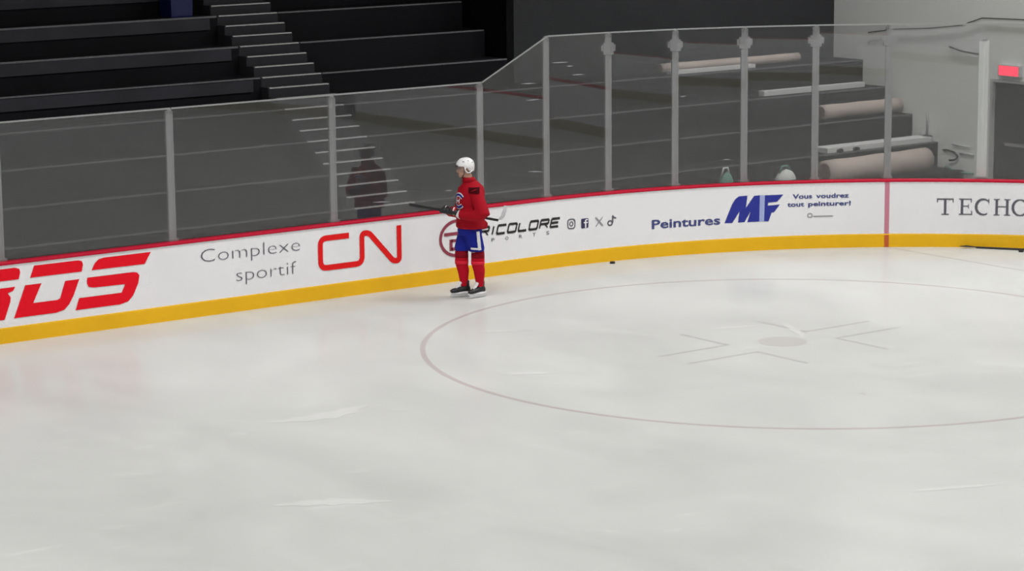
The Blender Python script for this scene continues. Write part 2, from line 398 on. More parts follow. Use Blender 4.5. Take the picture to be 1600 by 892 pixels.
def stroke(pts, w, closed=False):
    """ribbon polygons of width w along a polyline"""
    out = []; n = len(pts)
    idx = range(n if closed else n-1)
    nor = []
    for i in range(n):
        if closed: a, b = pts[i-1], pts[(i+1) % n]
        else: a, b = pts[max(0, i-1)], pts[min(n-1, i+1)]
        d = Vector((b[0]-a[0], b[1]-a[1])).normalized(); nor.append(Vector((-d.y, d.x)))
    for i in idx:
        j = (i+1) % n; wi = w(i) if callable(w) else w; wj = w(j) if callable(w) else w
        p, q = Vector(pts[i]), Vector(pts[j])
        out.append([tuple(p-nor[i]*wi/2), tuple(q-nor[j]*wj/2), tuple(q+nor[j]*wj/2), tuple(p+nor[i]*wi/2)])
    return out
def rnd(pts, r, n=6):
    """round the inner corners of an open polyline"""
    out = [pts[0]]
    for i in range(1, len(pts)-1):
        p = Vector(pts[i]); a = (Vector(pts[i-1])-p); b = (Vector(pts[i+1])-p)
        rr = min(r, a.length*.49, b.length*.49); A = p+a.normalized()*rr; B = p+b.normalized()*rr
        for k in range(n+1):
            t = k/n; out.append(tuple(A*(1-t)**2+p*2*t*(1-t)+B*t*t))
    out.append(pts[-1]); return out

def board_run(s0, s1, label, kick='yellow'):
    e = empty('dasher_board', (0, 0, 0)); tag(e, label, 'rink board', 'rink boards with red cap and yellow kickplate')
    sweep(MB(), s0, s1, rect(-.11, 0, 0.0, TZ-.035)).build('board_panel', M['board'], e, False)
    sweep(MB(), s0, s1, [(0.0005, .0), (.014, .0), (.014, .185), (.008, .2), (0.0005, .2)]).build('kickplate', M[kick], e)
    sweep(MB(), s0, s1, [(-.125, TZ-.035), (.012, TZ-.035), (.018, TZ-.028), (.018, TZ-.008), (.010, TZ), (-.125, TZ)]).build('cap_rail', M['cap'], e)
    return e
b_side = board_run(-43.8, -.01, 'long straight white rink board with big red letters and thin grey words')
b_corner = board_run(-.01, S1, 'curved white corner rink board with red cap carrying the blue and black adverts')
b_end = board_run(S1, S1+8.84, 'straight white rink board along the end wall, beyond the right edge of the photo', 'dimkick')

# red block letters
RDS = [[(-7.226, .79), (-7.179, .875), (-7.121, .92), (-7.041, .934), (-6.368, .934), (-6.462, .788)],
 [(-7.293, .701), (-6.632, .701), (-6.575, .689), (-6.544, .649), (-6.566, .547), (-6.644, .399), (-6.719, .33), (-6.836, .304), (-7.473, .304), (-7.417, .453), (-6.809, .453), (-6.754, .558), (-7.213, .565), (-7.277, .583), (-7.299, .631)],
 [(-8.087, .79), (-8.025, .938), (-7.411, .938), (-7.362, .923), (-7.345, .88), (-7.367, .79)],
 [(-8.159, .703), (-7.936, .703), (-8.06, .466), (-7.726, .466), (-7.683, .482), (-7.604, .696), (-7.407, .696), (-7.493, .499), (-7.561, .391), (-7.634, .329), (-7.747, .305), (-8.329, .305)],
 [(-8.862, .788), (-8.801, .94), (-8.286, .94), (-8.232, .92), (-8.22, .875), (-8.245, .79)],
 [(-8.906, .698), (-8.297, .7), (-8.326, .653), (-8.403, .63), (-8.364, .575), (-8.374, .513), (-8.459, .302), (-8.643, .3), (-8.564, .523), (-8.807, .523), (-8.886, .3), (-9.06, .3)]]
decal('red_lettering', *polys_geo(RDS), M['red'], b_side, label='big slanted red letters at the left edge')
P, F = text_geo('Complexe', -5.63, -4.10, .712, .185, -.022); decal('grey_lettering', P, F, M['grey'], b_side, label='thin dark grey word Complexe')
P, F = text_geo('sportif', -5.10, -4.16, .405, .185, -.022); decal('grey_lettering', P, F, M['grey'], b_side, label='thin dark grey word sportif')
worm = rnd([(-3.31, .835), (-3.775, .835), (-3.775, .43), (-3.10, .43), (-3.10, .84), (-2.985, .84), (-2.585, .405), (-2.485, .405), (-2.485, .892)], .10, 7)
decal('red_emblem', *polys_geo(stroke(worm, .078)), M['cnred'], b_side, label='red two-letter line emblem drawn in one stroke')
# round emblem partly behind the skater, letters beside it
rc = (-1.50, .612)
ring = [(rc[0]+.285*math.cos(2*PI*i/48), rc[1]+.245*math.sin(2*PI*i/48)) for i in range(48)]
decal('round_emblem', *polys_geo(stroke(ring, .045, True)+[[(-1.72, .655), (-1.28, .655), (-1.28, .70), (-1.72, .70)], [(-1.63, .44), (-1.58, .44), (-1.58, .60), (-1.63, .60)], [(-1.60, .44), (-1.38, .44), (-1.38, .485), (-1.60, .485)], [(-1.60, .56), (-1.38, .56), (-1.38, .60), (-1.60, .60)]]), M['maroon'], b_side, label='round maroon ring emblem behind the skater')
def wide(ch, x, w, z, h):
    """squarish slanted wide letters with thick bars and thin uprights"""
    g = {'T': [[(0, 1), (1, 1)], [(.5, 1), (.5, 0)]], 'R': [[(0, 0), (0, 1), (1, 1), (1, .5), (0, .5)], [(.55, .5), (1, 0)]], 'I': [[(.5, 0), (.5, 1)]],
         'C': [[(1, 1), (0, 1), (0, 0), (1, 0)]], 'O': [[(0, 0), (0, 1), (1, 1), (1, 0), (0, 0)]], 'L': [[(0, 1), (0, 0), (1, 0)]],
         'E': [[(1, 1), (0, 1), (0, 0), (1, 0)], [(0, .5), (.9, .5)]]}[ch]
    out = []
    for path in g:
        for a, b in zip(path, path[1:]):
            A = (x+a[0]*w+a[1]*.03, z+a[1]*h); B = (x+b[0]*w+b[1]*.03, z+b[1]*h)
            out += stroke([A, B], .034 if abs(a[1]-b[1]) < .01 else .022)
    return out
x = -1.30; polys = []
for ch in 'TRICOLORE':
    w = .055 if ch == 'I' else .135
    polys += wide(ch, x, w, .60, .115); x += w+.045
x0a, x1a = -1.30, x-.045
polys = [[(x0a+(a-x0a)*(.295-x0a)/(x1a-x0a), b) for a, b in p] for p in polys]
PS = [p for p in polys if max(a for a, b in p) < 0.02]; PC = [p for p in polys if not max(a for a, b in p) < 0.02]
decal('black_lettering', *polys_geo(PS), M['black'], b_side, label='wide black letters beside the skater')
decal('black_lettering', *polys_geo(PC), M['black'], b_corner, label='wide black letters right of the skater')
x = -.90
for i, ch in enumerate('PORTS'):
    P, F = text_geo(ch, -.90+i*.245, -.90+i*.245+.055, .497, .052)
    decal('grey_lettering', P, F, M['grey'], b_side if i < 4 else b_corner, label='small spaced grey letter %s' % ch)
# four small icons
def rr(cx, cz, w, h, r=.3, n=5):
    p = []
    for sx, sz, a in ((1, 1, 0), (-1, 1, 90), (-1, -1, 180), (1, -1, 270)):
        for i in range(n+1):
            t = math.radians(a+90*i/n); q = min(w, h)*r
            p.append((cx+sx*(w/2-q)+q*math.cos(t), cz+sz*(h/2-q)+q*math.sin(t)))
    return p
decal('camera_icon', *polys_geo(stroke(rr(.53, .612, .125, .135), .016, True)+stroke(rr(.53, .612, .055, .06, .5), .014, True)+[[(.565, .65), (.578, .65), (.578, .663), (.565, .663)]]), M['grey'], b_corner, label='small outlined camera icon')
decal('letter_icon', *polys_geo([rr(.765, .60, .125, .14, .12)]), mat('icon_dark', srgb(50, 45, 85)), b_corner, label='small dark square icon with a white f')
decal('letter_icon_stroke', *polys_geo([[(.765, .53), (.79, .53), (.79, .60), (.765, .60)], [(.745, .60), (.815, .60), (.815, .618), (.745, .618)], [(.765, .60), (.79, .60), (.79, .655), (.765, .645)], [(.765, .64), (.815, .64), (.815, .66), (.78, .66)]]), M['board'], b_corner, off=.008)
decal('cross_icon', *polys_geo(stroke([(.955, .665), (1.075, .535)], .028)+stroke([(1.075, .665), (.955, .535)], .012)), M['lgrey'], b_corner, label='small grey X icon')
note = stroke(rr(1.20, .565, .075, .065, .5), .02, True)+stroke([(1.245, .565), (1.245, .675)], .022)+stroke([(1.245, .67), (1.27, .64), (1.305, .63)], .022)
decal('note_icon', *polys_geo(note), M['grey'], b_corner, label='small grey musical note icon')
# paint advert
P, F = text_geo('Peintures', 1.90, 3.01, .425, .135, .020); decal('navy_lettering', P, F, M['inknavy'], b_corner, label='navy word Peintures')
MP = [[(3.08, .437), (3.199, .718), (3.25, .79), (3.306, .829), (3.437, .832), (3.415, .651), (3.545, .826), (3.632, .829), (3.626, .436), (3.44, .435), (3.492, .602), (3.393, .437), (3.292, .437), (3.315, .605), (3.201, .435)],
      [(3.711, .827), (3.994, .827), (3.9, .723), (3.759, .715), (3.759, .669), (3.943, .68), (3.855, .569), (3.815, .561), (3.773, .434), (3.702, .435)]]
decal('blue_emblem', *polys_geo(MP), M['navy'], b_corner, label='big slanted blue letters MF')
decal('blue_emblem_band', *polys_geo([[(3.632, .829), (3.711, .827), (3.702, .435), (3.626, .436)]]), M['paleblue'], b_corner, label='pale blue band inside the blue letters')
for wd, a, c, z in (('Vous', 4.14, 4.44, .760), ('voudrez', 4.50, 5.00, .760), ('tout', 4.06, 4.32, .642), ('peinturer!', 4.38, 5.03, .642)):
    P, F = text_geo(wd, a, c, z, .068, .028); decal('slogan_lettering', P, F, M['inknavy'], b_corner, label='small slogan word '+wd)
decal('small_mark', *polys_geo(stroke(rr(4.41, .50, .07, .055, .5), .014, True)+[[(4.46, .475), (4.76, .475), (4.76, .492), (4.46, .492)]]), M['lgrey'], b_corner, label='tiny grey mark under the slogan')
# goal line stripe on the boards
decal('goal_stripe', *polys_geo([[(5.54, .2), (5.61, .2), (5.61, TZ-.036), (5.54, TZ-.036)]]), M['goalred'], b_corner, off=.004, label='faded red upright stripe')
decal('goal_stripe', *polys_geo([[(5.54, .001), (5.61, .001), (5.61, .185), (5.54, .185)]]), mat('stripe_orange', srgb(200, 95, 45)), b_corner, off=.0165, label='orange-red stripe across the yellow kickplate')
# serif letters
def hb(x0, x1, z, t=.016): return [(x0, z-t/2), (x1, z-t/2), (x1, z+t/2), (x0, z+t/2)]
def vb(x, z0, z1, t=.036): return [(x-t/2, z0), (x+t/2, z0), (x+t/2, z1), (x-t/2, z1)]
ZB, ZT = .49, .735
TE = [hb(6.318, 6.564, ZT-.01, .020), vb(6.441, ZB, ZT), hb(6.385, 6.497, ZB+.006), vb(6.325, ZT-.055, ZT, .016), vb(6.557, ZT-.055, ZT, .016)]
TE += [hb(6.645, 6.83, ZT-.008), hb(6.645, 6.84, ZB+.008), vb(6.69, ZB, ZT), hb(6.69, 6.79, (ZB+ZT)/2+.01, .014), vb(6.824, ZT-.055, ZT, .014), vb(6.834, ZB, ZB+.06, .014), vb(6.785, .59, .65, .012)]
cc = [(7.005+.108*math.cos(math.radians(a)), (ZB+ZT)/2+.116*math.sin(math.radians(a))) for a in range(48, 318, 15)]
TE += stroke(cc, lambda i: .016+.024*math.sin(PI*i/17)); TE += [vb(7.083, ZT-.065, ZT, .014)]
TE += [vb(7.20, ZB, ZT), vb(7.355, ZB, ZT), hb(7.2, 7.355, (ZB+ZT)/2+.008, .015)]+[hb(c-.045, c+.045, z, .014) for c in (7.20, 7.355) for z in (ZB+.006, ZT-.006)]
oo = [(7.545+.108*math.cos(2*PI*i/24), (ZB+ZT)/2+.118*math.sin(2*PI*i/24)) for i in range(24)]
TE += stroke(oo, lambda i: .018+.020*abs(math.cos(2*PI*i/24)), True)
decal('serif_lettering', *polys_geo(TE), M['grey'], b_corner, label='dark grey serif letters at the right edge')

# near and far remaining boards (outside the picture, seen in reflections)
ro = rink_outline(16); wn = MB()
pts = [p for p in ro]
ni = len(pts)
for i in range(ni):
    a, b = pts[i], pts[(i+1) % ni]
    mx, my = (a[0]+b[0])/2, (a[1]+b[1])/2
    if my > -.05 and mx > -43.9: continue
    if mx > 0 and my > -WID/2-5: continue
    d = Vector((b[0]-a[0], b[1]-a[1], 0)); n = Vector((-d.y, d.x, 0)).normalized()*.1
    A, B = Vector((a[0], a[1], 0)), Vector((b[0], b[1], 0))
    wn.add([A, B, B+n, A+n, A+Vector((0, 0, TZ)), B+Vector((0, 0, TZ)), B+n+Vector((0, 0, TZ)), A+n+Vector((0, 0, TZ))], [(0, 3, 2, 1), (4, 5, 6, 7), (0, 1, 5, 4), (1, 2, 6, 5), (2, 3, 7, 6), (3, 0, 4, 7)])
wall_near = tag(wn.build('wall_near', M['board']), kind='structure')
kn = MB(); cn = MB()
for i in range(ni):
    a, b = pts[i], pts[(i+1) % ni]; mx, my = (a[0]+b[0])/2, (a[1]+b[1])/2
    if (my > -.05 and mx > -43.9) or (mx > 0 and my > -WID/2-5): continue
    d = Vector((b[0]-a[0], b[1]-a[1], 0)); n = -Vector((-d.y, d.x, 0)).normalized()*.012
    A, B = Vector((a[0], a[1], 0)), Vector((b[0], b[1], 0))
    for mbx, z0, z1 in ((kn, 0, .2), (cn, TZ, TZ+.02)):
        k_ = n if mbx is kn else -n*9
        mbx.add([A+Vector((0, 0, z0)), B+Vector((0, 0, z0)), B+k_+Vector((0, 0, z0)), A+k_+Vector((0, 0, z0)), A+Vector((0, 0, z1)), B+Vector((0, 0, z1)), B+k_+Vector((0, 0, z1)), A+k_+Vector((0, 0, z1))], [(0, 3, 2, 1), (4, 5, 6, 7), (0, 1, 5, 4), (1, 2, 6, 5), (2, 3, 7, 6), (3, 0, 4, 7)])
o = kn.build('kickplate', M['dimkick'], wall_near); o['kind'] = 'structure'
o = cn.build('cap_rail', M['cap'], wall_near); o['kind'] = 'structure'
# stands under the camera
sn = MB()
for i in range(8): sn.box((-56, -28-i*.9, 0), (R+1.5, -27.1-i*.9 if i else -27.1, .5+.5*i))
tag(sn.build('terrace_near', M['concrete']), kind='structure')

# ------------------------------------------------------------------ glass and posts
POSTS = [-10.86, -8.41, -5.96, -3.455, -.98, .195, 1.255, 2.343, 3.425, 4.505, 5.59, 6.965, 8.30]
PTOP = [2.71]*5+[3.30]*6+[3.08, 3.30]
PN = ['beyond the left edge of the photo', 'just outside the left edge of the photo', 'first from the left in the photo', 'in front of the stair nosings', 'directly behind the skater',
      'first tall one, at the sloping pane top', 'second of the tall ones', 'at the left end of the pale planks', 'crossing the long thin beige roll',
      'crossing the long white plank', 'above the red goal stripe', 'white and thicker, left of the dark door', 'beyond the right edge of the photo']
GOFF = -.085
for i, (s, zt) in enumerate(zip(POSTS, PTOP)):
    e = empty('glass_post'); base = bp(s, -.13, TZ); t = bp(s+.01, -.13, TZ)-bp(s-.01, -.13, TZ)
    e.location = base; e.rotation_euler = (0, 0, math.atan2(t.y, t.x)); big = (i == 11)
    tag(e, ('white support post' if big else 'grey aluminium support post')+' of the rink glass, '+PN[i], 'post', 'support posts of the rink glass')
    w = .072 if big else .052
    zz = zt-TZ
    # channel section: web and two flanges
    MB().box((-w, -.005, .0), (w, .03, zz)).box((-w*.45, .03, .0), (w*.45, .06, zz)).build('post_channel', M['postw'] if big else M['post'], e)
    MB().box((-w-.02, -.03, 0.0), (w+.02, .065, .03)).build('base_shoe', M['post'], e)
    MB().box((-w*.6, -.01, zz), (w*.6, .03, zz+.03)).build('end_cap', M['post'], e)
    if 6 <= i <= 10:
        MB().box((-.12, -.006, 2.04), (.12, .05, 2.13)).box((-.085, -.012, 1.99), (.085, .055, 2.16)).build('net_bracket', M['post'], e)
GL = {0: 'leftmost, mostly outside the photo', 1: 'first from the left, over the red block letters', 2: 'second from the left, left of the stair nosings', 3: 'with the dark reflection of the skater in it',
      4: 'with the sloping top, right behind the skater', 5: 'first full-height one right of the sloping pane', 6: 'second full-height one, left of the pale planks', 7: 'in front of the left half of the pale planks',
      8: 'in front of the end of the long thin roll', 9: 'in front of the right ends of the bleacher tiers', 10: 'in front of the plain light wall', 11: 'in front of the dark door'}
HS, HC = 2.762, 3.343
for i in range(12):
    s0, s1 = POSTS[i]+.006, POSTS[i+1]-.006
    z0 = HS if i < 5 else HC; z1 = HS if i < 4 else HC
    e = empty('glass_screen', bp((s0+s1)/2, GOFF, TZ)); tag(e, 'clear rink glass, '+GL[i], 'glass pane', 'clear panes above the boards')
    A, B = bp(s0, GOFF, 0), bp(s1, GOFF, 0); d = (B-A).normalized(); n = Vector((-d.y, d.x, 0))*.006; c = e.location
    def pr(za, zb, zc, zd, k=1.0):
        V = []
        for q, za_, zb_ in ((A, za, zb), (B, zc, zd)):
            for sg in (-1, 1):
                for z in (za_, zb_): V.append(Vector((q.x, q.y, z))+n*sg*k-c)
        return V, [(0, 1, 3, 2), (4, 6, 7, 5), (0, 4, 5, 1), (2, 3, 7, 6), (1, 5, 7, 3), (0, 2, 6, 4)]
    # gentle slope of the fifth pane rises from low to high
    V, F = pr(TZ+.001, z0-.022, TZ+.001, z1-.022)
    MB().add(V, F).build('pane', M['glass'], e)
    V, F = pr(z0-.021, z0, z1-.021, z1, 1.05)
    MB().add(V, F).build('top_edge', M['glassedge'], e)

# pale slivers painted as light glints on the ice side of the panes
panes = [o for o in COL.objects if o.name.startswith('glass_screen')]
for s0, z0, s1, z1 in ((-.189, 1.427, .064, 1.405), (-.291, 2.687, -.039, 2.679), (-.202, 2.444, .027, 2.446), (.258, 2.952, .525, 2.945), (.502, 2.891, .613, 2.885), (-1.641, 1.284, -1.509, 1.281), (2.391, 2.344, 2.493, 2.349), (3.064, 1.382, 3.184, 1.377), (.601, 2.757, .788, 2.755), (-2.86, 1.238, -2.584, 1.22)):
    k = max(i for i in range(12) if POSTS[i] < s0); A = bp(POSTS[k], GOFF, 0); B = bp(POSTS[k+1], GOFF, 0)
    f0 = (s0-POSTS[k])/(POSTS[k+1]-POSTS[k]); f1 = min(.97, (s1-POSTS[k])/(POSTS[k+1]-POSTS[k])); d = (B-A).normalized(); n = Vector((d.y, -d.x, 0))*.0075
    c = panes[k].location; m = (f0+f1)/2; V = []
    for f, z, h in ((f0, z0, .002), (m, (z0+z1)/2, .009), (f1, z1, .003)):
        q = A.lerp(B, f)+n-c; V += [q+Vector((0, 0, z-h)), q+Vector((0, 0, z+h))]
    mobj('painted_glint', V, [(0, 2, 3, 1), (2, 4, 5, 3)], M['lgrey'], panes[k])

# ------------------------------------------------------------------ things on the bleachers and the end wall
def plank(name, x0, x1, y0, y1, z0, z1, m, label, cat, group=None):
    e = empty(name, ((x0+x1)/2, (y0+y1)/2, z0)); tag(e, label, cat, group); L = (x1-x0)/2; D = (y1-y0)/2; H = z1-z0
    MB().box((-L, -D, H*.35), (L, D, H)).box((-L, -D, 0), (L, -D+.02, H*.35)).box((-L, D-.02, 0), (L, D, H*.35)).build('board', m, e)
    MB().box((-L-.006, -D, 0), (-L, D, H)).build('end_cap', m, e); MB().box((L, -D, 0), (L+.006, D, H)).build('end_cap', m, e)
    return e
z3, z4, z5, z6, z7 = (TZt(i) for i in (3, 4, 5, 6, 7))
plank('bench_plank', 6.04, 7.95, 4.20, 4.32, z3+.001, z3+.065, M['alum'], 'pale plank in front of the long thin rolled mat on the highest tier', 'plank', 'pale planks on the bleachers')
plank('bench_plank', 7.67, 10.06, 3.66, 3.80, z4+.001, z4+.085, M['alum'], 'long white plank lying alone on the second tier under the beige roll', 'plank', 'pale planks on the bleachers')
plank('bench_plank', 7.85, 10.33, 2.28, 2.62, z6+.001, z6+.085, M['alum'], 'wide white plank with dark clips above the biggest rolled mat', 'plank', 'pale planks on the bleachers')
for cx in (8.12, 8.5):
    pk = MB().box((cx-.06, 2.24, z6+.001), (cx+.06, 2.275, z6+.05)).box((cx-.03, 2.24, z6+.05), (cx+.03, 2.272, z6+.062)).build('clip', M['rubber']); tag(pk, 'small dark clip on the wide white plank', 'clip', 'dark clips on the wide plank')
def roll(x0, x1, y, z, r, label, tilt=0.0):
    e = empty('rolled_mat', ((x0+x1)/2, y, z)); tag(e, label, 'rolled mat', 'beige rolled mats on the bleachers'); L = (x1-x0)/2
    MB().tube([(-L+i*L/4, 0, r+tilt*(i-4)/4) for i in range(9)], [r*(1+.03*math.sin(i*1.9)) for i in range(9)], 24).build('mat', M['beige'], e, True)
    sp = [(-L-.004, r*.9*(1-k/40)*math.cos(k*.45), r-tilt+r*.9*(1-k/40)*math.sin(k*.45)) for k in range(38)]
    MB().tube([(-L-.006, 0, r-tilt), (-L+.01, 0, r-tilt)], r*.72, 20).build('hollow_end', M['rollend'], e)
    MB().tube(sp, .006, 6).build('spiral_end', M['beige'], e)
    return e
roll(6.02, 9.2, 4.46, z3+.002, .085, 'long thin beige rolled mat on the highest visible tier, behind a pale plank')
roll(8.50, 10.36, 3.12, z5+.003, .132, 'beige rolled mat on the tier above the wide white plank')
roll(7.40, 9.78, 1.88, z7+.003, .20, 'biggest beige rolled mat lying low just behind the boards', .012)
# blue bin at the top of the left terrace
e = empty('blue_bin', (-2.31, TY(0)+.31, TZt(0))); tag(e, 'dark blue bin standing on the upper tier left of the stairs', 'bin')
def sqring(h, a, z): return ((0, 0, z), (h*1.25, 0, 0), (0, a*1.25, 0))
MB().rings([sqring(.22, .20, .0), sqring(.225, .205, .02), sqring(.25, .22, .62), sqring(.265, .235, .64), sqring(.265, .235, .67)], 4).build('bin_body', M['blue'], e)
e.rotation_euler = (0, 0, 0)
for c in e.children: c.rotation_euler = (0, 0, PI/4)
lid = MB().rings([sqring(.27, .24, .672), sqring(.27, .24, .70), sqring(.20, .18, .74)], 4).build('bin_lid', M['blue'], e); lid.rotation_euler = (0, 0, PI/4)
# bags behind the corner boards
def bag(x, y, z, r, h, m, label, trim):
    e = empty('kit_bag', (x, y, z)); tag(e, label, 'bag', 'small bags behind the corner boards')
    rs = []
    for k in range(9):
        t = k/8; q = (math.sin(PI*min(1, t*.9+.12)))**.45; rs.append(((.03*t, 0, h*t), (r*q, 0, 0), (0, r*.7*q, 0)))
    MB().rings(rs, 18).build('bag_body', m, e, True)
    MB().tube([(-r*.6, 0, h*.85), (-r*.3, 0, h*1.15), (r*.3, 0, h*1.15), (r*.6, 0, h*.85)], .018, 8).build('handle', trim, e, True)
    MB().rings([((.01, 0, h*.30), (r*1.0, 0, 0), (0, r*.72, 0)), ((.015, 0, h*.5), (r*1.02, 0, 0), (0, r*.73, 0))], 18).build('band', trim, e)
bag(6.50, 1.88, z7+.002, .20, .33, M['bagw'], 'crumpled white and green bag on the lowest tier behind the corner boards', M['teal'])
bag(5.20, 1.88, z7+.002, .14, .40, M['teal'], 'smaller greenish bag on the lowest tier left of the white and green bag', M['bagw'])
# end wall fittings
e = empty('exit_sign', (EX, .53, 2.06)); tag(e, 'red lit sign above the dark door', 'sign')
MB().box((-.09, -.235, .0), (-.001, .235, .19)).build('housing', M['signbox'], e)
MB().box((-.096, -.215, .015), (-.0905, .215, .175)).build('lit_face', M['exit'], e)
tag(MB().tube([(EX-.03, 3.9, 2.60), (EX-.03, 3.2, 2.70), (EX-.03, 2.4, 2.76), (EX-.03, 1.68, 2.85), (EX-.03, 1.2, 3.0), (EX-.03, .4, 3.02), (EX-.03, -1.5, 3.05)], .009, 8).build('wall_cable', M['wire'], None, True), 'long dark cable sagging across the light end wall', 'cable')
tag(MB().tube([(EX-.02, 1.95, 2.47), (EX-.02, 1.66, 2.41), (EX-.02, 1.26, 2.385)], .012, 8).build('wall_cable', M['wire'], None, True), 'short dark cable end on the light wall beside the white post', 'cable')
e = empty('wall_pipe', (EX-.04, 2.42, 0)); tag(e, 'thin grey pipe with a small box on the light wall beside the bleacher end', 'pipe')
MB().tube([(0, 0, z6+.10), (0, 0, 1.28)], .02, 10).build('pipe', M['post'], e, True); MB().box((-.05, -.09, z6+.003), (.035, .06, z6+.10)).build('junction_box', M['fascia'], e)
def coil(pts, r, m, label):
    tag(MB().tube(pts, r, 8).build('hose', m, None, True), label, 'hose', 'hoses on the end wall')
coil([(EX-.05, 2.02, .68), (EX-.05, 1.9, .69), (EX-.05, 1.75, .66), (EX-.06, 1.66, .60), (EX-.07, 1.72, .54), (EX-.07, 1.85, .52)], .018, M['rubber'], 'dark hose curling on the light wall just right of the bleacher end')
coil([(EX-.05, 1.80, .80), (EX-.05, 1.55, .79), (EX-.05, 1.40, .79)], .016, M['hosew'], 'pale hose, topmost on the light wall right of the bleachers')
coil([(EX-.05, 1.62, .66), (EX-.05, 1.45, .67), (EX-.05, 1.32, .66)], .022, M['hosew'], 'pale thick hose in the middle on the light wall right of the bleachers')
coil([(EX-.06, 1.95, .40), (EX-.07, 1.75, .36), (EX-.06, 1.5, .33), (EX-.06, 1.3, .34)], .02, M['teal'], 'greenish hose, lowest on the light wall right of the bleachers')

# puck and stick on the ice
def puck(x, y, label):
    e = MB().rings([((0, 0, .0), (.036, 0, 0), (0, .036, 0)), ((0, 0, .003), (.038, 0, 0), (0, .038, 0)), ((0, 0, .022), (.038, 0, 0), (0, .038, 0)), ((0, 0, .025), (.036, 0, 0), (0, .036, 0))], 24).build('puck', M['rubber'])
    e.location = (x, y, .001); tag(e, label, 'puck', 'pucks on the ice')
puck(1.107, -.25, 'black puck lying alone near the yellow kickplate right of the skater')
puck(6.38, -3.36, 'black puck at the right edge beside the stick lying on the ice')
e = empty('hockey_stick', (6.27, -2.91, 0)); tag(e, 'dark hockey stick lying on the ice along the kickplate at the right edge', 'hockey stick')
MB().tube([(-.16, .20, .016), (.72, -1.12, .016)], .015, 8).build('shaft', M['shaft'], e); MB().tube([(-.16, .20, .02), (-.26, .30, .03), (-.36, .34, .035)], [.016, .03, .012], 8, flat=.5).build('blade', M['shaft'], e)

